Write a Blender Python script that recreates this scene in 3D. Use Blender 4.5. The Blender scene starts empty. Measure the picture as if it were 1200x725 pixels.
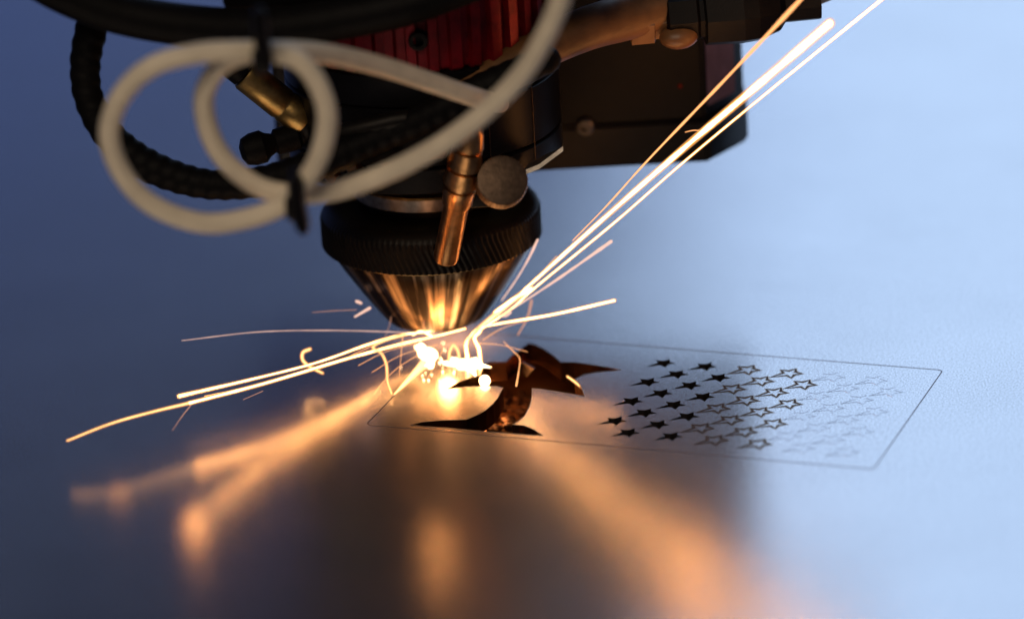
import bpy, bmesh, math, random
from mathutils import Vector, Matrix, noise
random.seed(4)
C = bpy.context.scene
COL = C.collection
R = math.radians
# ------------------------------------------------------------------ camera (units: centimetres)
F_PX, W_PX, H_PX = 5700.0, 1200.0, 725.0
CAM = Vector((1.169, -75.4175, 29.5268))
_p, _r = R(21.0), R(-3.25)
FWD = Vector((0, math.cos(_p), -math.sin(_p)))
_up = Vector((0, math.sin(_p), math.cos(_p)))
_rt = Vector((1, 0, 0))
RGT = _rt*math.cos(_r) + _up*math.sin(_r)
UPV = _up*math.cos(_r) - _rt*math.sin(_r)
cam_data = bpy.data.cameras.new('camera')
cam = bpy.data.objects.new('camera', cam_data); COL.objects.link(cam)
M = Matrix((RGT, UPV, -FWD)).transposed().to_4x4(); M.translation = CAM
cam.matrix_world = M
cam_data.sensor_width = 36.0
cam_data.lens = 36.0*F_PX/W_PX
cam_data.clip_start = 1.0
cam_data.clip_end = 1000.0
cam_data.dof.use_dof = True
cam_data.dof.focus_distance = 78.3
APERTURE = 2.2                                   # diameter in scene units
cam_data.dof.aperture_fstop = cam_data.lens*1e-3/APERTURE
C.camera = cam
# ------------------------------------------------------------------ world, lamps, exposure
C.view_settings.view_transform = 'Standard'
C.view_settings.look = 'None'
C.view_settings.exposure = 0.0
C.view_settings.gamma = 1.0
C.view_settings.use_curve_mapping = False
C.cycles.use_denoising = True
C.cycles.max_bounces = 8
C.cycles.sample_clamp_indirect = 12.0
C.cycles.caustics_reflective = True
C.cycles.blur_glossy = 0.3
world = bpy.data.worlds.new('World'); C.world = world; world.use_nodes = True
bg = world.node_tree.nodes['Background']
bg.inputs[0].default_value = (0.30, 0.36, 0.62, 1); bg.inputs[1].default_value = 0.06

def area(name, loc, target, sx, sy, power, col):
    l = bpy.data.lights.new(name, 'AREA'); l.shape = 'RECTANGLE'; l.size = sx; l.size_y = sy
    l.energy = power; l.color = col
    o = bpy.data.objects.new(name, l); COL.objects.link(o)
    o.location = loc; o.rotation_euler = (Vector(target)-Vector(loc)).to_track_quat('-Z', 'Y').to_euler()
    return o
def point(name, loc, power, col, rad=0.1):
    l = bpy.data.lights.new(name, 'POINT'); l.energy = power; l.color = col; l.shadow_soft_size = rad
    o = bpy.data.objects.new(name, l); COL.objects.link(o); o.location = loc; return o
def spot(name, loc, target, power, col, deg, blend=0.6, rad=0.05):
    l = bpy.data.lights.new(name, 'SPOT'); l.energy = power; l.color = col; l.shadow_soft_size = rad
    l.spot_size = R(deg); l.spot_blend = blend
    o = bpy.data.objects.new(name, l); COL.objects.link(o)
    o.location = loc; o.rotation_euler = (Vector(target)-Vector(loc)).to_track_quat('-Z', 'Y').to_euler()
    return o
# the bright bluish workshop window behind the machine on the right
WIN_W, WIN_H = 110.0, 130.0
area('window_light', (56, 120, 62), (2, 0, 0), WIN_W, WIN_H, 1.42*math.pi*WIN_W*WIN_H, (0.52, 0.705, 1.0))
# added unseen blue lamp behind left, tints the left of the sheet
area('blue_fill_light', (-42, 120, 22), (-2, 0, 0), 120, 44, 0.21*math.pi*120*44, (0.16, 0.31, 1.0))
# weak room light from above the photographer
area('room_light', (-20, -70, 70), (0, 0, 3), 50, 40, 4.2*math.pi*50*40, (1.0, 0.80, 0.58))
WARM = (1.0, 0.37, 0.105)
point('cut_light', (0.05, -0.98, 0.36), 32, WARM, 0.16)
point('front_fill_light', (-0.25, -2.95, 2.5), 7, WARM, 0.1)  # added lamp before the head, for the warm streak on the sheet
point('under_cut_light', (0.6, -0.9, -0.42), 75, WARM, 0.15)

# ------------------------------------------------------------------ pixel helpers (for measuring where things stand)
def ray(px, py):
    return FWD*F_PX + RGT*(px-W_PX/2) - UPV*(py-H_PX/2)
def at(px, py, Y):
    d = ray(px, py); return CAM + d*((Y-CAM.y)/d.y)
def gp(px, py, z=0.0):
    d = ray(px, py); return CAM + d*((z-CAM.z)/d.z)
# light given off by the thick ends of the spark bundles
point('spark_light', at(790, 186, -1.9), 14, WARM, 0.35)
point('spark_light', at(215, 463, gp(215, 542).y), 3.6, WARM, 0.22)
point('spark_light', at(132, 495, gp(132, 538).y), 0.5, WARM, 0.2)
# ------------------------------------------------------------------ materials
def mat(name, col, metal=0.0, rough=0.5, var=0.0, vscale=3.0, bump=0.0, bscale=40.0, col2=None, stretch=None, rvar=0.0, spec=0.5):
    m = bpy.data.materials.new(name); m.use_nodes = True
    nt = m.node_tree; b = nt.nodes['Principled BSDF']
    b.inputs['Base Color'].default_value = (*col, 1); b.inputs['Metallic'].default_value = metal
    b.inputs['Roughness'].default_value = rough
    b.inputs['Specular IOR Level'].default_value = spec
    tc = nt.nodes.new('ShaderNodeTexCoord'); mp = nt.nodes.new('ShaderNodeMapping')
    nt.links.new(tc.outputs['Object'], mp.inputs[0])
    if stretch: mp.inputs['Scale'].default_value = stretch
    if var > 0 or rvar > 0:
        n = nt.nodes.new('ShaderNodeTexNoise'); n.inputs['Scale'].default_value = vscale; n.inputs['Detail'].default_value = 6
        nt.links.new(mp.outputs[0], n.inputs['Vector'])
        if var > 0:
            r = nt.nodes.new('ShaderNodeValToRGB')
            c2 = col2 if col2 else tuple(c*(1-var) for c in col)
            r.color_ramp.elements[0].position = 0.35; r.color_ramp.elements[1].position = 0.65
            r.color_ramp.elements[0].color = (*c2, 1); r.color_ramp.elements[1].color = (*col, 1)
            nt.links.new(n.outputs[0], r.inputs[0]); nt.links.new(r.outputs[0], b.inputs['Base Color'])
        if rvar > 0:
            mr = nt.nodes.new('ShaderNodeMapRange'); mr.inputs['To Min'].default_value = rough-rvar; mr.inputs['To Max'].default_value = rough+rvar
            nt.links.new(n.outputs[0], mr.inputs[0]); nt.links.new(mr.outputs[0], b.inputs['Roughness'])
    if bump > 0:
        n2 = nt.nodes.new('ShaderNodeTexNoise'); n2.inputs['Scale'].default_value = bscale; n2.inputs['Detail'].default_value = 3
        bp = nt.nodes.new('ShaderNodeBump'); bp.inputs['Strength'].default_value = bump; bp.inputs['Distance'].default_value = 0.02
        nt.links.new(mp.outputs[0], n2.inputs['Vector']); nt.links.new(n2.outputs[0], bp.inputs['Height']); nt.links.new(bp.outputs[0], b.inputs['Normal'])
    return m
def emit(name, col, strength, thin=0.0):
    m = bpy.data.materials.new(name); m.use_nodes = True; nt = m.node_tree
    nt.nodes.remove(nt.nodes['Principled BSDF'])
    e = nt.nodes.new('ShaderNodeEmission'); e.inputs[0].default_value = (*col, 1); e.inputs[1].default_value = strength
    if thin:                                     # gas-thin streak: what lies behind shows through
        t = nt.nodes.new('ShaderNodeBsdfTransparent'); x = nt.nodes.new('ShaderNodeMixShader'); x.inputs[0].default_value = thin
        nt.links.new(e.outputs[0], x.inputs[1]); nt.links.new(t.outputs[0], x.inputs[2]); nt.links.new(x.outputs[0], nt.nodes['Material Output'].inputs[0])
    else: nt.links.new(e.outputs[0], nt.nodes['Material Output'].inputs[0])
    return m

def sheet_mat():
    m = bpy.data.materials.new('satin_steel'); m.use_nodes = True; nt = m.node_tree; L = nt.links
    b = nt.nodes['Principled BSDF']; out = nt.nodes['Material Output']
    tc = nt.nodes.new('ShaderNodeTexCoord')
    n = nt.nodes.new('ShaderNodeTexNoise'); n.inputs['Scale'].default_value = 0.35; n.inputs['Detail'].default_value = 5
    L.new(tc.outputs['Object'], n.inputs['Vector'])
    r = nt.nodes.new('ShaderNodeValToRGB')
    r.color_ramp.elements[0].color = (0.76, 0.76, 0.77, 1); r.color_ramp.elements[1].color = (0.90, 0.90, 0.91, 1)
    L.new(n.outputs[0], r.inputs[0])
    g = nt.nodes.new('ShaderNodeTexNoise'); g.inputs['Scale'].default_value = 42; g.inputs['Detail'].default_value = 4; g.inputs['Roughness'].default_value = 0.7
    L.new(tc.outputs['Object'], g.inputs['Vector'])
    bp = nt.nodes.new('ShaderNodeBump'); bp.inputs['Strength'].default_value = 0.2; bp.inputs['Distance'].default_value = 0.008
    L.new(g.outputs[0], bp.inputs['Height'])
    rm = nt.nodes.new('ShaderNodeMapRange'); rm.inputs['To Min'].default_value = 0.145; rm.inputs['To Max'].default_value = 0.215
    n3 = nt.nodes.new('ShaderNodeTexNoise'); n3.inputs['Scale'].default_value = 0.9; n3.inputs['Detail'].default_value = 7; n3.inputs['Roughness'].default_value = 0.65
    L.new(tc.outputs['Object'], n3.inputs['Vector']); L.new(n3.outputs[0], rm.inputs[0]); L.new(rm.outputs[0], b.inputs['Roughness'])
    b.inputs['Metallic'].default_value = 1
    sk = nt.nodes.new('ShaderNodeTexNoise'); sk.inputs['Scale'].default_value = 34; sk.inputs['Detail'].default_value = 2
    L.new(tc.outputs['Object'], sk.inputs['Vector'])
    sr = nt.nodes.new('ShaderNodeValToRGB'); sr.color_ramp.elements[0].position = 0.36; sr.color_ramp.elements[1].position = 0.62
    sr.color_ramp.elements[0].color = (0.64, 0.64, 0.64, 1); sr.color_ramp.elements[1].color = (1, 1, 1, 1)
    L.new(sk.outputs[0], sr.inputs[0])
    mu = nt.nodes.new('ShaderNodeMix'); mu.data_type = 'RGBA'; mu.blend_type = 'MULTIPLY'; mu.inputs[0].default_value = 1.0
    L.new(r.outputs[0], mu.inputs[6]); L.new(sr.outputs[0], mu.inputs[7]); r = mu; ro = mu.outputs[2]
    L.new(ro, b.inputs['Base Color']); L.new(bp.outputs[0], b.inputs['Normal'])
    g2 = nt.nodes.new('ShaderNodeBsdfAnisotropic'); g2.inputs['Roughness'].default_value = 0.52
    L.new(ro, g2.inputs['Color']); L.new(bp.outputs[0], g2.inputs['Normal'])
    mx = nt.nodes.new('ShaderNodeMixShader'); mx.inputs[0].default_value = 0.2
    L.new(b.outputs[0], mx.inputs[1]); L.new(g2.outputs[0], mx.inputs[2]); L.new(mx.outputs[0], out.inputs[0])
    return m
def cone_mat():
    m = bpy.data.materials.new('streaked_bronze'); m.use_nodes = True; nt = m.node_tree; L = nt.links
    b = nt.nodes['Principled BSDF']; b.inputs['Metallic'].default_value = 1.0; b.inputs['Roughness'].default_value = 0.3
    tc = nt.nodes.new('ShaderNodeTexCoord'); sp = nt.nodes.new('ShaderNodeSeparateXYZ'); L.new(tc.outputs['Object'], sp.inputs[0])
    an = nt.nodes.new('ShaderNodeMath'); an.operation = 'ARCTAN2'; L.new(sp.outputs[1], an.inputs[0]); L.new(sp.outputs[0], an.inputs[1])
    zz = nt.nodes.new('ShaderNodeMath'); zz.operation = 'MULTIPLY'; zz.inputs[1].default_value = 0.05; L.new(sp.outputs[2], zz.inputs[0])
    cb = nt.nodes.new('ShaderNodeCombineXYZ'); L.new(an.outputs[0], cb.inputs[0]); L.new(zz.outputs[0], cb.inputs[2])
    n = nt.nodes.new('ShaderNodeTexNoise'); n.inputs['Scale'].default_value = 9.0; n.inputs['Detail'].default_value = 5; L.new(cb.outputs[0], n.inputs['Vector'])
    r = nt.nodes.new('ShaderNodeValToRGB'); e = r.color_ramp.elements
    e[0].position = 0.44; e[1].position = 0.62; e[0].color = (0.035, 0.022, 0.014, 1); e[1].color = (0.36, 0.26, 0.17, 1)  # bright vertical reflections on the cone, painted as colour streaks by angle
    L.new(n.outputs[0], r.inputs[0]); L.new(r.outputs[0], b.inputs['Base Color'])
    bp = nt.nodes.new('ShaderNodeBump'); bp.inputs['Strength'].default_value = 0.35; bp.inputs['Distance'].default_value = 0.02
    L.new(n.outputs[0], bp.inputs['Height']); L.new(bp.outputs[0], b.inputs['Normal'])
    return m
MT = {
 'sheet': sheet_mat(),
 'scorch': mat('scorched_etching', (0.085, 0.05, 0.028), 0.0, 0.6, 0.5, 12, spec=0.2),
 'etch': mat('faint_etching', (0.65, 0.64, 0.67), 1.0, 0.22, 0.25, 9),
 'line': mat('etched_line', (0.15, 0.12, 0.14), 0.5, 0.45, 0.3, 6),
 'wall': mat('scorched_cut_edge', (0.20, 0.085, 0.038), 0.9, 0.26, 0.6, 4, 0.4, 14, stretch=(1, 1, 0.2)),
 'hole_black': mat('black_star_hole', (0.018, 0.012, 0.01), 0.2, 0.6, 0.5, 14),
 'slag': mat('slag', (0.10, 0.05, 0.03), 0.8, 0.3, 0.5, 8),
 'tint': mat('heat_tint', (0.52, 0.42, 0.32), 1.0, 0.24, 0.25, 5),
 'bed': mat('bed_steel', (0.20, 0.085, 0.036), 0.75, 0.42, 0.6, 1.6, 0.5, 5),
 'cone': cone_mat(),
 'black_metal': mat('black_oxide_metal', (0.012, 0.010, 0.009), 0.5, 0.45, 0.4, 4, 0.15, 30, spec=0.3),
 'black_anod': mat('black_anodised', (0.006, 0.0055, 0.007), 0.15, 0.38, 0.3, 4, 0.1, 30, spec=0.25),
 'black_plastic': mat('black_plastic', (0.005, 0.004, 0.005), 0.0, 0.45, 0.3, 4, 0.15, 30, spec=0.18),
 'rubber': mat('black_rubber', (0.004, 0.0035, 0.004), 0.0, 0.6, 0.35, 5, 0.3, 20, spec=0.12),
 'red': mat('red_anodised', (0.30, 0.006, 0.016), 0.4, 0.36, 0.4, 5, 0.1, 30),
 'steel': mat('dull_steel', (0.42, 0.38, 0.34), 1.0, 0.36, 0.4, 6, 0.1, 30),
 'brass': mat('brass', (0.62, 0.41, 0.15), 1.0, 0.42, 0.45, 4, 0.12, 30),
 'copper': mat('copper_tube', (0.75, 0.40, 0.17), 1.0, 0.3, 0.5, 5, 0.15, 20),
 'cream': mat('cream_cable_jacket', (0.90, 0.79, 0.61), 0.0, 0.45, 0.15, 2, 0.1, 20),
 'brown': mat('brown_hose_rubber', (0.26, 0.12, 0.045), 0.0, 0.42, 0.6, 1.5, 0.3, 6),
 'screw': mat('bronzed_screw_head', (0.16, 0.105, 0.07), 0.8, 0.5, 0.4, 8, 0.25, 25),
 'grey': mat('grey_sleeve', (0.32, 0.31, 0.32), 0.0, 0.5, 0.3, 4),
 'pink': mat('lilac_panel', (0.34, 0.20, 0.24), 0.3, 0.4, 0.25, 3),
 'white_hot': emit('white_hot_spark', (1.0, 0.41, 0.12), 21.0),
 'yellow_hot': emit('yellow_spark', (1.0, 0.50, 0.18), 3.6),
 'orange_hot': emit('orange_spark', (1.0, 0.42, 0.15), 1.7),
 'pale': emit('pale_spark', (1.0, 0.60, 0.46), 1.2, 0.35),
 'dim': emit('fading_spark', (1.0, 0.46, 0.27), 0.85, 0.6),
 'bloom': emit('orange_bloom', (1.0, 0.42, 0.13), 1.5, 0.72),
 'molten': emit('molten_metal', (1.0, 0.62, 0.28), 14.0),
 'led': emit('red_led', (1.0, 0.08, 0.03), 0.05),
}
# ------------------------------------------------------------------ object helpers
OFF = {}
def tag(o, label=None, cat=None, group=None, kind=None):
    if label: o['label'] = label
    if cat: o['category'] = cat
    if group: o['group'] = group
    if kind: o['kind'] = kind
    return o
def thing(name, label, cat, base=(0, 0, 0), group=None):
    o = bpy.data.objects.new(name, None); o.empty_display_size = 0.5; COL.objects.link(o); o.location = base
    OFF[o.name] = Vector(base)
    return tag(o, label, cat, group)
def link(name, me, m, parent=None, smooth=True, base=None):
    me.materials.append(m) if m else None
    if smooth:
        for p in me.polygons: p.use_smooth = True
        try: me.set_sharp_from_angle(angle=R(38))
        except Exception: pass
    off = OFF[parent.name] if parent else Vector(base) if base is not None else None
    if off is None:
        bb = [v.co.copy() for v in me.vertices]
        off = Vector((sum(v.x for v in bb)/len(bb), sum(v.y for v in bb)/len(bb), min(v.z for v in bb)))
    for v in me.vertices: v.co -= off
    o = bpy.data.objects.new(name, me); COL.objects.link(o)
    if parent: o.parent = parent
    else: o.location = off
    OFF[o.name] = off
    return o
def from_bm(name, bm, m, parent=None, smooth=True, base=None):
    bmesh.ops.recalc_face_normals(bm, faces=bm.faces)
    me = bpy.data.meshes.new(name); bm.to_mesh(me); bm.free()
    return link(name, me, m, parent, smooth, base)
def grid_bm(bm, rows, closed=True, cap0=False, cap1=False):
    vs = [[bm.verts.new(p) for p in r] for r in rows]
    n = len(rows[0])
    for i in range(len(rows)-1):
        for j in range(n if closed else n-1):
            bm.faces.new((vs[i][j], vs[i][(j+1) % n], vs[i+1][(j+1) % n], vs[i+1][j]))
    if cap0: bm.faces.new(list(reversed(vs[0])))
    if cap1: bm.faces.new(vs[-1])
def axis_frame(d):
    d = d.normalized(); a = Vector((0, 0, 1)) if abs(d.z) < 0.9 else Vector((1, 0, 0))
    u = d.cross(a).normalized(); v = d.cross(u).normalized()
    return u, v
def lathe(bm, base, d, prof, seg=64, cap0=True, cap1=True, rad=None):
    """profile (radius, height) turned round the axis d from base"""
    d = Vector(d).normalized(); u, v = axis_frame(d); rows = []
    for r, h in prof:
        row = []
        for j in range(seg):
            a = 2*math.pi*j/seg
            rr = rad(a, h, r) if rad else r
            row.append(Vector(base)+d*h+(u*math.cos(a)+v*math.sin(a))*rr)
        rows.append(row)
    grid_bm(bm, rows, True, cap0, cap1)
def spline(pts, n):
    P = [Vector(p) for p in pts]; P = [P[0]*2-P[1]]+P+[P[-1]*2-P[-2]]; out = []
    for i in range(1, len(P)-2):
        for k in range(n):
            t = k/n; a, b, c, d = P[i-1], P[i], P[i+1], P[i+2]
            out.append(0.5*((2*b)+(c-a)*t+(2*a-5*b+4*c-d)*t*t+(3*b-3*c+d-a)*t*t*t))
    out.append(P[-2]); return out
def tube(bm, path, rad, seg=12, round_end=True):
    """sweep a circle along path; rad is a number or f(s, angle, length)"""
    n = len(path); T = [(path[min(i+1, n-1)]-path[max(i-1, 0)]).normalized() for i in range(n)]
    u, _ = axis_frame(T[0]); rows = []; s = 0.0
    L = sum((path[i+1]-path[i]).length for i in range(n-1))
    for i in range(n):
        if i: s += (path[i]-path[i-1]).length
        u = (u-T[i]*u.dot(T[i])).normalized(); v = T[i].cross(u)
        row = []
        for j in range(seg):
            a = 2*math.pi*j/seg
            r = rad(s, a, L) if callable(rad) else rad
            row.append(path[i]+(u*math.cos(a)+v*math.sin(a))*r)
        rows.append(row)
    if round_end:
        def dome(i, sgn):
            c = path[i]; out = []
            for k in (0.55, 0.9):
                out.append([c+(p-c)*math.sqrt(1-k*k)+T[i]*sgn*k*(p-c).length for p in rows[i]])
            return out
        d0, d1 = dome(0, -1), dome(-1, 1)
        rows = list(reversed(d0))+rows+d1
    grid_bm(bm, rows, True, True, True)
def box(bm, lo, hi, bev=0.0):
    b2 = bmesh.new(); bmesh.ops.create_cube(b2, size=1.0)
    for v in b2.verts: v.co = Vector(((v.co.x+.5)*(hi[0]-lo[0])+lo[0], (v.co.y+.5)*(hi[1]-lo[1])+lo[1], (v.co.z+.5)*(hi[2]-lo[2])+lo[2]))
    if bev: bmesh.ops.bevel(b2, geom=b2.edges[:], offset=bev, segments=3, affect='EDGES', profile=0.5)
    me = bpy.data.meshes.new('tmp'); b2.to_mesh(me); b2.free(); bm.from_mesh(me); bpy.data.meshes.remove(me)
def prism(bm, poly, z0, z1):
    grid_bm(bm, [[Vector((x, y, z0)) for x, y in poly], [Vector((x, y, z1)) for x, y in poly]], True, True, True)

# ------------------------------------------------------------------ the bed under the sheet
bm = bmesh.new(); box(bm, (-40, -35, -3.0), (60, 70, -0.9))
tag(from_bm('bed', bm, MT['bed'], None, False), kind='structure')

# ------------------------------------------------------------------ the steel sheet with its cut-outs
CA = Vector((-1.270, -3.270, 0)); CANG = R(-20.72)
EX = Vector((math.cos(CANG), math.sin(CANG), 0)); EY = Vector((-EX.y, EX.x, 0))
CW, CH = 8.42, 4.18
def card(x, y, z=0.0): return CA+EX*x+EY*y+Vector((0, 0, z))
def star_poly(r=0.205, tail=0.35, inner=0.105):
    out = []
    for k in range(5):
        a = R(-138+72*k); rr = tail if k == 0 else r
        out.append((rr*math.cos(a), rr*math.sin(a)))
        a2 = a+R(36); out.append((inner*math.cos(a2), inner*math.sin(a2)))
    return out
STAR = star_poly()
def star_at(k, j): return 3.877+0.358*k, 3.535-0.842*j-(0.42 if k % 2 else 0)
bird_px = [(240,292),(300,255),(360,233),(412,221),(424,180),(455,152),(548,150),(572,122),(612,95),(665,52),(700,62),(740,80),(800,122),(832,152),(900,152),(960,160),(1060,176),(1145,192),(1040,202),(960,214),(905,240),(935,272),(955,328),
  (860,312),(735,292),(682,288),(682,330),(672,375),(645,430),(610,460),(580,476),(640,482),(690,500),(740,535),(650,530),(560,522),(450,514),(350,506),(240,495),(130,488),(50,478),(110,464),(200,455),(340,450),(400,425),(440,402),(480,368),(505,335),(530,285),(500,277),(430,277),(340,280)]
BIRD = [gp(470+x/4.444, 390+y/4.444) for x, y in bird_px]
cu = bpy.data.curves.new('sheet_outline', 'CURVE'); cu.dimensions = '2D'; cu.fill_mode = 'BOTH'; cu.extrude = 0.06
def add_loop(pts):
    s = cu.splines.new('POLY'); s.points.add(len(pts)-1); s.use_cyclic_u = True
    for p, q in zip(s.points, pts): p.co = (q[0], q[1], 0, 1)
add_loop([(-32, -28), (52, -28), (52, 62), (-32, 62)])
add_loop(BIRD)
for k in range(4):
    for j in range(4):
        x, y = star_at(k, j)
        add_loop([card(x+a, y+b) for a, b in STAR])
tmp = bpy.data.objects.new('tmp', cu); COL.objects.link(tmp)
me = bpy.data.meshes.new_from_object(tmp.evaluated_get(bpy.context.evaluated_depsgraph_get()))
bpy.data.objects.remove(tmp); bpy.data.curves.remove(cu)
for v in me.vertices: v.co.z -= 0.06
me.materials.clear(); me.name = 'metal_sheet'
for p in me.polygons: p.use_smooth = False
sheet = link('metal_sheet', me, MT['sheet'], None, False, (0, 0, 0))
tag(sheet, 'satin steel sheet under the nozzle with a bird and rows of stars cut in', 'sheet')
# pocket walls of the bird
def pocket(name, poly, z0, z1, m, floor, parent, sm=False):
    bm = bmesh.new()
    grid_bm(bm, [[Vector((p[0], p[1], z0)) for p in poly], [Vector((p[0], p[1], z1)) for p in poly]], True)
    if floor: bm.faces.new([bm.verts.new((p[0], p[1], z1+0.002)) for p in poly])
    me = bpy.data.meshes.new(name); bm.to_mesh(me); bm.free()
    return link(name, me, m, parent, sm)
def inset(poly, e):
    n = len(poly); out = []
    ar = sum(poly[i][0]*poly[(i+1) % n][1]-poly[(i+1) % n][0]*poly[i][1] for i in range(n))
    sg = 1 if ar > 0 else -1
    for i in range(n):
        a, b, c = (Vector(poly[k % n][:2]) for k in (i-1, i, i+1))
        d = ((b-a).normalized()+(c-b).normalized()); d = d.normalized() if d.length > 1e-4 else (b-a).normalized()
        out.append(b+Vector((-d.y, d.x))*e*sg)
    return out
pocket('bird_cutout', inset(BIRD, 0.004), -0.004, -0.34, MT['wall'], False, sheet)
spx = inset(STAR, 0.003); sx = [(a*EX+b*EY) for a, b in spx]
proto = pocket('star_cutout', [(v.x, v.y) for v in sx], -0.003, -0.14, MT['hole_black'], True, sheet)  # dark inside of the cut-through star, black on added walls and floor
def strip(poly, w, z, name, m, parent):
    o, i = inset(poly, -w/2), inset(poly, w/2); bm = bmesh.new()
    n = len(poly)
    vs = [[bm.verts.new((p[0], p[1], zz)) for p in q] for q, zz in ((o, 0.0005), (o, z), (i, z), (i, 0.0005))]
    for r in range(3):
        for j in range(n): bm.faces.new((vs[r][j], vs[r][(j+1) % n], vs[r+1][(j+1) % n], vs[r+1][j]))
    return from_bm(name, bm, m, parent, False)
starw = [(v.x, v.y) for v in ((a*EX+b*EY) for a, b in STAR)]
proto2 = strip(starw, 0.05, 0.003, 'scorched_star_outline', MT['scorch'], sheet)
proto3 = strip(starw, 0.024, 0.003, 'faint_star_outline', MT['etch'], sheet)
for pr, ks in ((proto, range(0, 4)), (proto2, range(4, 8)), (proto3, range(8, 12))):
    first = True
    if pr is proto2:
        tn = strip(starw, 0.09, 0.0016, 'heat_tint', MT['tint'], pr); me_t = tn.data
    for k in ks:
        for j in range(4):
            x, y = star_at(k, j)
            o = pr if first else pr.copy()
            if not first:
                COL.objects.link(o); o.parent = sheet
                if pr is proto2:
                    t2 = tn.copy(); COL.objects.link(t2); t2.parent = o
            o.location = card(x, y); first = False
def rrect(x0, y0, x1, y1, r):
    out = []
    for cx, cy, a0 in ((x1-r, y0+r, -90), (x1-r, y1-r, 0), (x0+r, y1-r, 90), (x0+r, y0+r, 180)):
        for q in range(7): a = R(a0+15*q); out.append(card(cx+r*math.cos(a), cy+r*math.sin(a)))
    return [(v.x, v.y) for v in out]
strip(rrect(0, 0, CW, CH, 0.09), 0.017, 0.003, 'etched_card_outline', MT['line'], sheet)
strip([(p.x, p.y) for p in BIRD], 0.013, 0.004, 'cut_edge', MT['steel'], sheet)
# offcut lying tilted in the bird
def tri_plate(name, pts, t, m, label, cat):
    n = (pts[1]-pts[0]).cross(pts[2]-pts[0]).normalized()*t; bm = bmesh.new()
    grid_bm(bm, [[p-n for p in pts], [p for p in pts]], True, True, True)
    return tag(from_bm(name, bm, m, None, False), label, cat)
tri_plate('metal_offcut', [gp(613.5, 423, -0.02), gp(627.5, 431, 0.02), gp(619, 441, -0.30), gp(614, 434, -0.3)], 0.03, MT['steel'],
          'small bright pointed offcut standing in the bird cutout', 'offcut')
bm = bmesh.new()
for q in range(60):
    x = random.uniform(385, 660); y = random.uniform(300, 505)
    rr = random.uniform(.05, .13); c = gp(470+x/4.444, 390+y/4.444, -0.9+rr*.5)
    bmesh.ops.create_icosphere(bm, subdivisions=1, radius=rr, matrix=Matrix.Translation(c) @ Matrix.Rotation(q, 4, 'Z') @ Matrix.Diagonal((1.3, .8, .6, 1)))
sl = from_bm('slag_crumbs', bm, MT['slag'], None, False); tag(sl, 'dark slag crumbs scattered on the bed inside the bird cutout', 'slag', kind='stuff')

# ------------------------------------------------------------------ the laser cutting head
AX = gp(514, 402)                                     # foot of the nozzle axis
head = thing('laser_cutting_head', 'black laser cutting head with conical nozzle, knurled ring and red collar above the sheet', 'laser head', (AX.x, AX.y, 0.46))
Z = (0, 0, 1); A0 = Vector((AX.x, AX.y, 0))
bm = bmesh.new()
def facet(a, h, r):
    return r*(1+0.008*math.sin(9*a+1.1)+0.006*math.sin(17*a+0.4)+0.004*math.sin(31*a+2))
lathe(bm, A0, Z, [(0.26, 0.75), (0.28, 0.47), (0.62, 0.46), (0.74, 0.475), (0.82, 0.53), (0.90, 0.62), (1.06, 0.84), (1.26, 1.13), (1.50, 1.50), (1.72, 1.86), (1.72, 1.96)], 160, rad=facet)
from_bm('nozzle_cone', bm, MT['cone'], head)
bm = bmesh.new()
def kn(a, h, r):
    if h < 1.90 or h > 2.34 or r < 1.70: return r
    w = (a*112/(2*math.pi)+(h-1.9)*4.0) % 1.0
    return r-0.035*(1-abs(2*w-1))
hs = [1.9+0.44*i/9 for i in range(10)]
lathe(bm, A0, Z, [(1.2, 1.88), (1.66, 1.875), (1.79, 1.89)]+[(1.83, h) for h in hs]+[(1.80, 2.42), (1.73, 2.50), (1.58, 2.58), (1.2, 2.60)], 896, rad=kn)
from_bm('knurled_ring', bm, MT['black_metal'], head)
bm = bmesh.new(); lathe(bm, A0, Z, [(0.9, 2.74), (1.22, 2.74), (1.25, 2.77), (1.25, 2.97), (1.22, 3.0), (0.9, 3.0)], 96)
from_bm('washer_ring', bm, MT['steel'], head)
bm = bmesh.new(); lathe(bm, A0, Z, [(1.05, 2.55), (1.05, 3.5)], 64); from_bm('neck', bm, MT['black_metal'], head)
# barrel: three stacked rings with a joint between, and a vertical split
for z0, z1 in ((3.42, 3.86), (3.885, 4.86), (4.885, 5.44)):
    bm = bmesh.new(); lathe(bm, A0, Z, [(1.0, z0), (2.2, z0), (2.24, z0+.03), (2.24, z1-.03), (2.2, z1), (1.0, z1)], 128)
    from_bm('barrel_ring', bm, MT['black_anod'], head)
bm = bmesh.new(); lathe(bm, A0, Z, [(1.0, 3.40), (2.06, 3.40), (2.06, 3.43), (1.0, 3.43)], 96); from_bm('barrel_reflector', bm, MT['brass'], head)  # added unseen brass disc, gives the sheet a warm reflection
bm = bmesh.new(); lathe(bm, A0, Z, [(1.70, 1.868), (1.765, 1.868), (1.765, 1.90), (1.70, 1.90)], 96); from_bm('ring_reflector', bm, MT['brass'], head)  # added brass ring facing down, a warm reflector for the sheet
bm = bmesh.new(); lathe(bm, A0, Z, [(2.15, 3.5), (2.15, 5.42)], 96); from_bm('barrel_core', bm, MT['black_metal'], head)
for a in (-38.0, -62.0):
    bm = bmesh.new(); c = A0+Vector((math.cos(R(a)), math.sin(R(a)), 0))*2.245
    tube(bm, [c+Vector((0, 0, 3.46)), c+Vector((0, 0, 4.0)), c+Vector((0, 0, 4.85))], 0.010, 6); from_bm('barrel_seam', bm, MT['screw'], head)
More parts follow.
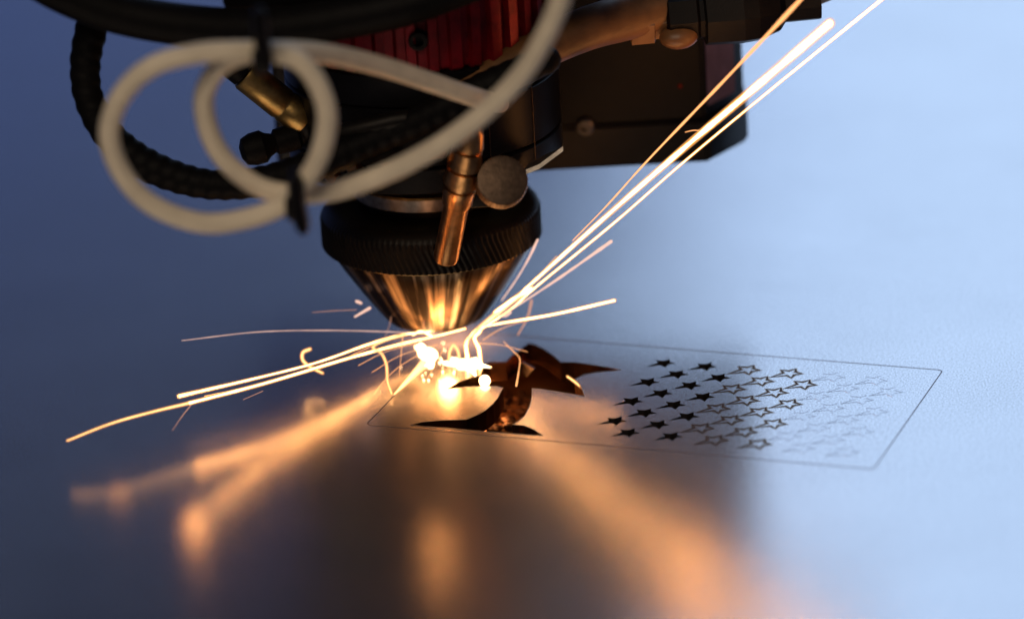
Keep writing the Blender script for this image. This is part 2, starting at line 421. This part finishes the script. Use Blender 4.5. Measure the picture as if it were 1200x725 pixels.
# red fluted collar
bm = bmesh.new()
def flute(a, h, r):
    if r < 2.0: return r
    w = (a*40/(2*math.pi)) % 1.0
    return r-(0.10 if w < 0.42 else 0.0)
lathe(bm, A0, Z, [(1.5, 5.46), (2.22, 5.46), (2.27, 5.51), (2.27, 6.62), (2.22, 6.68), (1.5, 6.68)], 400, rad=flute)
red = from_bm('red_collar', bm, MT['red'], head, False)
sc = at(490, 49, AX.y-2.32); dn = Vector((sc.x-AX.x, sc.y-AX.y, 0)).normalized()
bm = bmesh.new(); lathe(bm, sc-dn*0.2, dn, [(0.16, 0), (0.16, 0.2), (0.145, 0.23), (0.085, 0.23), (0.075, 0.12), (0.02, 0.12)], 24); from_bm('socket_screw', bm, MT['black_metal'], red)
# carriage block over everything
bm = bmesh.new(); box(bm, (AX.x-3.0, AX.y-2.75, 6.80), (AX.x+3.1, AX.y+3.2, 9.4), 0.15); from_bm('carriage_block', bm, MT['black_anod'], head)
bm = bmesh.new(); lathe(bm, A0, Z, [(2.0, 6.64), (2.0, 6.9)], 64); from_bm('carriage_collar', bm, MT['black_metal'], head)
# copper assist gas tube with barbs
t0, t1 = at(522, 305, AX.y-2.02), at(553, 150, AX.y-2.75); d = t1-t0; L = d.length
bm = bmesh.new(); lathe(bm, t0, d, [(0.10, 0.06), (0.13, 0.0), (0.19, 0.02), (0.205, .10), (0.205, L*.42), (0.25, L*.45), (0.265, L*.56), (0.23, L*.565), (0.23, L*.58), (0.30, L*.60), (0.27, L*.70), (0.22, L*.705), (0.285, L*.73), (0.24, L*.84), (0.2, L*.845), (0.25, L*.87), (0.2, L*.98), (.15, L)], 40)
from_bm('gas_tube', bm, MT['copper'], head)
c = at(540, 232, AX.y-2.0); bm = bmesh.new(); box(bm, (c.x-.1, c.y-.25, c.z-.1), (c.x+.55, c.y+.9, c.z+.3), 0.04); from_bm('tube_bracket', bm, MT['black_metal'], head)
# thumb screw
sc = at(589, 211, AX.y-2.75); dn = Vector((0.16, -1.0, 0.62)).normalized()
bm = bmesh.new(); lathe(bm, sc-dn*0.3, dn, [(0.36, 0.0), (0.415, 0.03), (0.42, 0.06), (0.42, 0.24), (0.40, 0.285), (0.36, 0.30)], 120, rad=lambda a, h, r: r-(0.012 if (a*40/math.pi) % 2 < 1 and .03 < h < .26 else 0)); ts = from_bm('thumb_screw', bm, MT['screw'], head)
bm = bmesh.new(); lathe(bm, sc-dn*0.95, dn, [(0.16, 0), (0.16, 0.68)], 24); from_bm('screw_shank', bm, MT['steel'], ts)
# lit lower edge of the barrel, added as a thin steel sliver
p = [at(612, 206, AX.y-2.3), at(632, 198, AX.y-2.25), at(660, 177, AX.y-2.1), at(640, 186, AX.y-1.6), at(620, 197, AX.y-1.7)]
bm = bmesh.new(); grid_bm(bm, [p, [q+Vector((0, 0.05, 0.06)) for q in p]], True, True, True); from_bm('rim_highlight', bm, MT['steel'], head, False)
# brass connector on the left
b0, b1 = at(286, 86, AX.y-1.0), at(357, 143, AX.y-1.0); d = b1-b0; L = d.length
bm = bmesh.new(); lathe(bm, b0, d, [(0.15, 0.0), (0.255, 0.02), (0.27, 0.06), (0.27, L*.62), (0.255, L*.64), (0.255, L*.68), (0.27, L*.7), (0.27, L-.05), (0.25, L)], 40); br = from_bm('brass_connector', bm, MT['brass'], head)
bm = bmesh.new(); lathe(bm, b0-d.normalized()*0.35, d, [(0.2, 0), (0.24, 0.05), (0.24, 0.34)], 24); from_bm('connector_sleeve', bm, MT['black_plastic'], br)
bm = bmesh.new(); e = b1+d.normalized()*1.4; tube(bm, spline([b1-d.normalized()*.05, b1+d.normalized()*0.6, e+Vector((0, .4, 0))], 5), 0.24, 16); from_bm('connector_elbow', bm, MT['black_plastic'], br)
bm = bmesh.new(); k0 = at(300, 174, AX.y-1.2)
lathe(bm, k0, at(380, 150, AX.y-1.0)-k0, [(0.10, -0.26), (0.22, -0.2), (0.27, -0.05), (0.27, 0.12), (0.2, 0.2), (0.16, 0.3), (0.22, 0.34), (0.22, 0.7), (0.15, 0.75), (0.15, 1.6)], 32); from_bm('valve_knob', bm, MT['rubber'], head)
for (x0, y0, x1, y1, rr) in ((395, 214, 470, 196, .10), (420, 205, 520, 180, .07), (385, 160, 540, 130, .16)):
    bm = bmesh.new(); tube(bm, [at(x0, y0, AX.y-2.35), at((x0+x1)/2, (y0+y1)/2-3, AX.y-2.6), at(x1, y1, AX.y-2.4)], rr, 14); from_bm('clamp_pin', bm, MT['copper'] if rr < .09 else MT['black_metal'], head)
for (x, y) in ((392, 205), (418, 196)):
    c = at(x, y, AX.y-2.2); bm = bmesh.new(); lathe(bm, c, (-.3, -1, .2), [(.12, 0), (.12, .2), (.09, .24)], 6); from_bm('hex_screw', bm, MT['copper'], head)
# black bracket behind the barrel on the left
b0_, b1_ = at(326, 205, AX.y+2.3), at(470, 205, AX.y+2.3)
bm = bmesh.new(); box(bm, (b0_.x, AX.y+2.3, b0_.z), (b1_.x, AX.y+5.0, 6.4), .1); from_bm('rear_bracket', bm, MT['black_anod'], head)
# sensor box behind on the right
bx0, bx1, by0, by1, bz0, bz1 = AX.x+1.4, AX.x+5.36, AX.y+1.3, AX.y+4.6, 2.48, 6.3
poly = [(bx0, by0), (bx1-.72, by0), (bx1, by0+.95), (bx1, by1), (bx0, by1)]
bm = bmesh.new(); prism(bm, poly, bz0+.75, bz1); bmesh.ops.bevel(bm, geom=bm.edges[:], offset=.04, segments=2, affect='EDGES')
sbx = from_bm('sensor_box', bm, MT['black_plastic'], head)
bm = bmesh.new(); prism(bm, [(x+(.05 if x > bx0+1 else 0), y-(.06 if y < by1 else 0)) for x, y in poly], bz0, bz0+.76); bmesh.ops.bevel(bm, geom=bm.edges[:], offset=.06, segments=2, affect='EDGES')
from_bm('box_skirt', bm, MT['black_anod'], sbx)
f0 = Vector((bx1-.72, by0, 0)); f1 = Vector((bx1, by0+.95, 0)); fn = Vector((f1.y-f0.y, -(f1.x-f0.x), 0)).normalized()*.012
bm = bmesh.new(); q = [f0.lerp(f1, .08)+fn, f0.lerp(f1, .78)+fn]
grid_bm(bm, [[q[0]+Vector((0, 0, bz0+.95)), q[1]+Vector((0, 0, bz0+.95))], [q[0]+Vector((0, 0, bz1-.2)), q[1]+Vector((0, 0, bz1-.2))]], False); from_bm('corner_panel', bm, MT['pink'], sbx, False)
c = at(797, 101, by0-.01); bm = bmesh.new(); lathe(bm, c, (0, -1, 0), [(.035, -.02), (.035, .02), (.02, .03)], 12); from_bm('indicator_lamp', bm, MT['led'], sbx)
c = at(686, 148, by0-.01); bm = bmesh.new(); lathe(bm, c, (-.35, -1, 0), [(.16, -.05), (.16, .05), (.12, .09), (.07, .09), (.06, .03)], 24); from_bm('box_screw', bm, MT['steel'], sbx)

# ------------------------------------------------------------------ cables and hoses
def cable(name, pts, rad, m, label, cat, seg=16, n=10, parent=None):
    bm = bmesh.new(); tube(bm, spline(pts, n), rad, seg)
    o = from_bm(name, bm, m, parent, True)
    return tag(o, label, cat) if parent is None else o
Y = AX.y
cp = [(664,-40,-7.0),(655,5,-7.0),(622,72,-6.8),(580,120,-6.6),(528,162,-6.5),(470,195,-6.4),(410,219,-6.3),(368,227,-6.3),(330,226,-6.25),(296,215,-6.2),(262,186,-6.2),(243,148,-6.25),(240,108,-6.35),(262,74,-6.5),(300,62,-6.6),(344,68,-6.7),(370,94,-6.75),(383,132,-6.8),(378,172,-6.8),(362,206,-6.8),(334,238,-6.8),(290,256,-6.8),(235,261,-6.8),(178,240,-6.85),(143,203,-6.9),(128,158,-6.95),(141,114,-7.0),(177,79,-7.0),(232,63,-6.95),(300,60,-6.8),(372,62,-5.8),(440,76,-4.8),(500,95,-4.1),(556,114,-3.4),(576,119,-2.5),(590,123,-1.3)]
cable('cream_cable', [at(x, y, Y+z) for x, y, z in cp], 0.156, MT['cream'], 'cream coloured cable tied in two loops in front of the black head', 'cable', 20, 10)
def corr(r):
    return lambda s, a, L: r*(1+0.035*math.sin(2*math.pi*s/0.24+a)+0.05*math.sin(s*2.3))
sp = [(130,-30,-2.0),(118,0,-2.0),(107,35,-2.1),(100,75,-2.2),(104,115,-2.3),(125,155,-2.4),(160,186,-2.5),(205,207,-2.6),(255,217,-2.7),(310,212,-2.8),(360,197,-2.7),(430,168,-2.55),(500,138,-2.55),(570,102,-2.45),(640,70,-2.2)]
cable('spiral_wrapped_cable', [at(x, y, Y+z) for x, y, z in sp], corr(0.25), MT['rubber'], 'black spiral wrapped cable hanging in a bend left of the head', 'cable', 18, 24)
bh = [(20,-40,-3.2),(75,-8,-3.2),(140,16,-3.2),(220,30,-3.2),(310,34,-3.1),(400,22,-3.0),(480,5,-3.0),(560,-25,-2.9)]
cable('black_hose', [at(x, y, Y+z) for x, y, z in bh], 0.33, MT['rubber'], 'thick black hose sagging across the top left of the head', 'hose', 20, 12)
# brown hose with its connector
hose = thing('brown_hose', 'brown air hose with black connector running right above the sensor box', 'hose', at(690, 45, Y-.6))
hp = [(540,112,-2.0),(600,76,-1.6),(640,54,-1.3),(690,33,-1.0),(740,19,-.7),(790,6,-.5)]
bm = bmesh.new(); tube(bm, spline([at(x, y, Y+z) for x, y, z in hp], 10), lambda s, a, L: .33+.02*math.sin(s*2)+.05*max(0, math.sin(s*1.1-1.5)), 24); from_bm('hose_tube', bm, MT['brown'], hose)
a0, a1 = at(735, 24, Y-.6), at(960, 2, Y-.4); d = a1-a0; L = d.length
bm = bmesh.new(); lathe(bm, a0, d, [(.30, 0), (.42, .03), (.42, .4), (.36, .42), (.36, .6)], 6); from_bm('hex_nut', bm, MT['brown'], hose, False)
bm = bmesh.new(); lathe(bm, a0+d.normalized()*.6, d, [(.40, 0), (.48, .05), (.48, .5), (.43, .55), (.43, .62), (.55, .65), (.58, 1.25), (.56, 1.5), (.44, 1.85), (.3, 1.95), (.3, L-.6)], 8); from_bm('hose_connector', bm, MT['black_plastic'], hose, False)
c = at(795, 44, Y-.9); bm = bmesh.new(); bmesh.ops.create_icosphere(bm, subdivisions=3, radius=.24, matrix=Matrix.Translation(c) @ Matrix.Diagonal((1.3, 1, .8, 1))); from_bm('bleed_plug', bm, MT['brown'], hose)
g0 = at(925, 4, Y-.1); g1 = at(1010, -30, Y+.2); bm = bmesh.new(); tube(bm, [g0, g0.lerp(g1, .5), g1], .21, 16); from_bm('grey_sleeve', bm, MT['grey'], hose)
# zip ties
def tie(px, py, Yc, rx, rz, tail, label):
    t = thing('zip_tie', label, 'zip tie', at(px, py, Yc), 'black zip ties round the cream cable')
    c = at(px, py, Yc); bm = bmesh.new(); rows = []
    for k in range(28):
        a = 2*math.pi*k/28; o = Vector((0, math.cos(a)*rx, math.sin(a)*rz)); nrm = Vector((0, math.cos(a), math.sin(a)))
        rows.append([c+o+Vector((sx*.1, 0, 0))+nrm*h for sx, h in ((-1, 0), (1, 0), (1, .05), (-1, .05))])
    rows.append(rows[0]); grid_bm(bm, rows, True); from_bm('band', bm, MT['black_plastic'], t)
    bm = bmesh.new(); hc = c+Vector((0, -rx-.06, 0)); box(bm, hc-Vector((.15, .1, .17)), hc+Vector((.15, .1, .17)), .04); from_bm('buckle', bm, MT['black_plastic'], t)
    bm = bmesh.new(); pts = spline([at(x, y, Yc-rx-.05) for x, y in tail], 6); tube(bm, pts, lambda s, a, L: .155+.035*math.cos(2*a), 12); from_bm('tail', bm, MT['black_plastic'], t)
tie(347, 228, Y-6.5, .52, .34, [(347, 215), (350, 240), (354, 262)], 'black zip tie hanging its stub below the bottom crossing of the cable loops')
tie(309, 58, Y-6.7, .50, .30, [(309, 60), (306, 40), (304, 20)], 'black zip tie at the top crossing of the cable loops')

# ------------------------------------------------------------------ sparks: glowing threads of burning metal
GR = 'glowing sparks thrown out by the laser cut'
def spark(pts, w0, w1, m, label, depth=None, n=8, name='spark'):
    """pts: (px, py, Y); w: widths in photo pixels"""
    P = spline([at(x, y, yy) for x, y, yy in pts], n) if len(pts) > 2 else [at(*pts[0]), at(*pts[0]).lerp(at(*pts[1]), .5), at(*pts[1])]
    bm = bmesh.new(); tube(bm, P, lambda s, a, L: max(.004, (w0+(w1-w0)*s/L)/70/2*(.47+.07*math.sin(s*7)+.05*math.sin(s*23))), 8)
    o = tag(from_bm(name, bm, MT[m], None, True), label, 'spark', GR)
    if m in ('white_hot', 'yellow_hot'):
        bm = bmesh.new(); tube(bm, P, lambda s, a, L: max(.004, (w0+(w1-w0)*s/L)/70/2)*.74+.014, 8); from_bm('spark_bloom', bm, MT['bloom'], o)  # bloom and golden edge of the spark, added as a thin glowing shell
    return o
y0 = -0.9
def fy(x, y): return gp(x, y).y
spark([(556,388,y0),(600,354,y0),(622,333,y0-.1),(703,260,y0-.5),(800,175,y0-.9),(880,107,y0-1.2),(972,28,y0-1.5)], 2.2, 15, 'white_hot', 'thickest white spark streaking up to the right with a blunt end')
spark([(560,388,y0),(600,361,y0),(627,337,y0-.1),(721,260,y0-.4),(800,191,y0-.7),(900,108,y0-1),(1060,-22,y0-1.4)], 2.2, 2.6, 'white_hot', 'thin straight white spark reaching the top edge right of the thickest one')
spark([(671,282,y0-.2),(712,240,y0-.5),(760,187,y0-.8),(850,93,y0-1.3),(940,-2,y0-1.8)], 1.8, 9, 'orange_hot', 'long orange spark crossing the black sensor box')
spark([(590,368,y0),(625,346,y0),(665,319,y0-.1),(716,283,y0-.3)], 4, 8, 'pale', 'broad pale pink spark right of the nozzle cone')
spark([(548,398,y0),(560,385,y0),(585,379,y0),(650,368,y0-.1),(720,352,y0-.2)], 2.5, 4, 'white_hot', 'low white spark flying right above the bird cutout')
spark([(545,402,y0),(562,383,y0),(582,366,y0)], 3, 5, 'yellow_hot', 'yellow spark rising from the cut against the nozzle rim')
spark([(580,366,y0),(600,352,y0),(622,338,y0)], 5, 9, 'white_hot', 'thick white spark burst at the root of the right hand sparks')
spark([(588,352,y0+.5),(606,326,y0+.4),(620,302,y0+.3),(630,281,y0+.2)], 2.5, 6, 'pale', 'pale spark rising close to the right flank of the cone')
spark([(623,352,y0+.3),(618,372,y0+.3),(607,392,y0+.3)], 7, 5, 'dim', 'faint peach coloured spark falling under the thick white burst')
spark([(582,369,y0),(592,370,y0),(598,366,y0)], 4, 7, 'pale', 'tiny curled pale spark beside the nozzle tip')
spark([(520,392,y0),(466,389,y0),(380,387,y0-.2),(300,389,y0-.4),(213,399,y0-.6)], 2.4, 1.6, 'pale', 'level pink spark arching left above the others')
spark([(505,388,y0),(467,393,y0),(430,404,fy(430,437)),(370,425,fy(370,466)),(300,443,fy(300,496)),(210,464,fy(210,542))], 2.4, 4, 'white_hot', 'upper white spark of the left hand bundle with a blunt end')
spark([(545,385,y0),(510,394,y0),(470,403,fy(470,424)),(400,422,fy(400,452)),(310,449,fy(310,486)),(222,472,fy(222,510))], 2.2, 5, 'white_hot', 'lower thick white spark of the left hand bundle')
spark([(222,472,fy(222,510)),(180,482,fy(180,522)),(130,496,fy(130,537)),(79,516,fy(79,548))], 4, 1.6, 'yellow_hot', 'long tapering spark reaching farthest left')
spark([(470,392,y0),(430,408,-1.1),(380,430,-1.7),(300,451,-2.5),(240,464,-3.1)], 2.2, 2.4, 'orange_hot', 'thin orange spark between the two white left ones')
spark([(224,474,-3.4),(213,488,-3.7),(202,504,-4.2)], 2.4, 1, 'dim', 'short faint spark forking down from the left bundle')
spark([(308,458,-2.7),(285,468,-2.9)], 1.8, 1.2, 'dim', 'tiny faint spark fragment under the left bundle')
spark([(363,409,-1.3),(355,413,-1.3),(355,422,-1.35),(364,430,-1.4),(378,437,-1.6)], 4.5, 3, 'yellow_hot', 'hooked yellow spark on top of the left bundle')
spark([(475,392,y0),(450,399,y0-.1),(437,407,y0-.2),(447,414,-1.2),(453,428,-1.4),(454,446,-1.75),(459,461,-2.25)], 3, 2.4, 'yellow_hot', 'spark curling down to touch the left end of the card outline')
spark([(418,353,y0+.2),(423,355,y0+.2)], 8, 6, 'pale', 'pale spark blob at the left edge of the cone')
spark([(416,371,y0),(433,361,y0)], 5, 7, 'pale', 'stubby peach spark at the lower left of the cone')
spark([(366,366,y0),(392,364,y0),(418,363,y0)], 1.2, 2, 'dim', 'faint hair thin spark left of the cone')
spark([(549,396,y0),(546,404,y0),(548,420,y0)], 4, 6, 'white_hot', 'thick white drip from the nozzle, nearer the left')
spark([(563,388,y0),(556,396,y0),(561,408,y0),(563,424,y0)], 4, 6, 'white_hot', 'thick white drip from the nozzle, nearer the bird')
spark([(531,404,y0),(527,412,y0),(526,424,y0)], 2.4, 3.4, 'yellow_hot', 'yellow drip left of the white drips')
spark([(532,404,y0),(537,412,y0),(538,424,y0)], 2.4, 3.4, 'yellow_hot', 'yellow drip next to the white drips')
spark([(590,400,y0),(601,411,y0-.2),(609,420,y0-.5),(608,434,-1.5),(605,452,-1.95)], 1.2, 4, 'orange_hot', 'bent orange spark dropping into the bird cutout')
spark([(665,441,-1.9),(672,446,-1.9),(682,454,-2.1)], 2.4, 3, 'yellow_hot', 'glint on the bird wing edge, built as a short glowing thread')  # glint of the metal edge, added as a glowing thread
spark([(484,392,y0),(494,388,y0),(506,394,y0)], 3, 4, 'white_hot', 'small white spark on the nozzle rim')
spark([(451,396,y0),(458,374,y0+.3),(456,358,y0+.4)], 1.2, 2, 'dim', 'thin dim spark rising along the left of the cone')
spark([(496,392,y0),(497,372,y0),(496,350,y0)], 2, 1, 'dim', 'thin upright spark in front of the cone')
spark([(803,155,y0-1),(812,153,y0-1),(820,153,y0-1)], 1.5, 2, 'orange_hot', 'tiny spark splinter in front of the sensor box')
# molten metal at the cut
labs = ['along the card edge down to its left corner', 'straight down from the flash', 'low to the left, just under the left bundle', 'flat to the right above the bird', 'to the right across the bird head', 'down left between the bundle and the card edge', 'down from the left bundle to the sheet', 'steeply right beside the cone flank']
for lab, pts in zip(labs, ([(500,410,-1),(470,428,-1.6),(452,444,-1.8),(438,462,-2.3)], [(520,408,-1),(508,430,-1.5),(500,446,-1.9)], [(488,402,-1),(452,412,-1.2),(420,428,-1.6)], [(566,398,-.9),(590,384,-.8),(628,372,-.7)],
            [(556,402,-.9),(586,404,-1),(618,412,-1.2)], [(512,404,-.9),(470,416,-1.3),(436,436,-1.8)], [(472,392,-.9),(470,416,-1.2),(468,440,-1.8)], [(576,372,-.9),(612,344,-1),(652,300,-1.1)])):
    spark(pts, 1.6, .7, 'orange_hot', 'hair thin orange spark running '+lab)
bm = bmesh.new()
for q in range(34):
    x = random.gauss(514, 17); y = random.gauss(428, 9)
    c = gp(x, y, .015); rr = random.uniform(.004, .012)
    bmesh.ops.create_icosphere(bm, subdivisions=2, radius=rr, matrix=Matrix.Translation(c) @ Matrix.Diagonal((1.4, 1, .8, 1)))
tag(from_bm('hot_spatter', bm, MT['molten'], None, True), 'tiny glowing droplets spattered round the molten pool', 'spatter', kind='stuff')
bm = bmesh.new()
def puddle(bm, pts, h):
    c0 = sum((Vector(p) for p in pts), Vector())/len(pts); fine = []
    for i in range(len(pts)):
        for t in (0, .5):
            p = Vector(pts[i]).lerp(Vector(pts[(i+1) % len(pts)]), t)
            fine.append(c0+(p-c0)*random.choice((.62, .8, .95, 1.25)))
    pts = fine
    c = sum((Vector(p) for p in pts), Vector())/len(pts)
    rows = [[Vector((p[0], p[1], .004)) for p in pts], [c.lerp(Vector(p), .75)+Vector((0, 0, h*.7)) for p in pts], [c.lerp(Vector(p), .35)+Vector((0, 0, h)) for p in pts]]
    grid_bm(bm, rows, True, True, True)
puddle(bm, [gp(x, y) for x, y in ((519,424),(528,419),(545,418),(560,419),(568,424),(571,430),(562,434),(556,438),(546,433),(532,429))], .045)
tag(from_bm('molten_pool', bm, MT['molten'], None, True), 'white hot molten pool at the left edge of the bird cutout', 'molten metal')
bm = bmesh.new(); puddle(bm, [gp(x, y) for x, y in ((487,404),(494,402),(502,408),(509,413),(511,421),(506,428),(498,429),(494,421),(490,411))], .06)
tag(from_bm('molten_pool', bm, MT['molten'], None, True), 'round white hot flash where the laser meets the card edge', 'molten metal')
bm = bmesh.new(); tube(bm, [gp(497, 425, .02), gp(483, 440, .012), gp(462, 462, .006)], lambda s, a, L: .06*(1-.85*s/L), 8)
tag(from_bm('glowing_cut', bm, MT['yellow_hot'], None, True), 'glowing fresh cut tapering from the flash along the card edge', 'molten metal')
bm = bmesh.new(); bmesh.ops.create_icosphere(bm, subdivisions=3, radius=.09, matrix=Matrix.Translation(gp(568, 446, .03)) @ Matrix.Diagonal((1, 1.2, 1, 1)))
tag(from_bm('molten_drop', bm, MT['molten'], None, True), 'single molten drop beside the bird wing tip', 'molten metal')

# incandescent vapour round the cut
m = bpy.data.materials.new('glowing_vapour'); m.use_nodes = True; nt = m.node_tree; nt.nodes.remove(nt.nodes['Principled BSDF'])
tc = nt.nodes.new('ShaderNodeTexCoord'); gr = nt.nodes.new('ShaderNodeTexGradient'); gr.gradient_type = 'SPHERICAL'
nz = nt.nodes.new('ShaderNodeTexNoise'); nz.inputs['Scale'].default_value = 3.0
pw = nt.nodes.new('ShaderNodeMath'); pw.operation = 'POWER'; pw.inputs[1].default_value = 2.2
ml = nt.nodes.new('ShaderNodeMath'); ml.operation = 'MULTIPLY'
m2 = nt.nodes.new('ShaderNodeMath'); m2.operation = 'MULTIPLY'; m2.inputs[1].default_value = 4.0
em = nt.nodes.new('ShaderNodeEmission'); em.inputs[0].default_value = (1.0, 0.42, 0.15, 1)
nt.links.new(tc.outputs['Object'], gr.inputs[0]); nt.links.new(tc.outputs['Object'], nz.inputs['Vector'])
nt.links.new(gr.outputs['Fac'], pw.inputs[0]); nt.links.new(pw.outputs[0], ml.inputs[0]); nt.links.new(nz.outputs[0], ml.inputs[1])
nt.links.new(ml.outputs[0], m2.inputs[0]); nt.links.new(m2.outputs[0], em.inputs[1]); nt.links.new(em.outputs[0], nt.nodes['Material Output'].inputs['Volume'])
bm = bmesh.new(); bmesh.ops.create_icosphere(bm, subdivisions=3, radius=1.0)
me = bpy.data.meshes.new('glowing_vapour'); bm.to_mesh(me); bm.free(); me.materials.append(m)
o = bpy.data.objects.new('glowing_vapour', me); COL.objects.link(o); o.location = (0.1, -0.75, 0.34); o.scale = (1.35, 1.0, 0.33)
tag(o, 'faint orange glow of hot vapour between nozzle tip and sheet', 'vapour', kind='stuff')
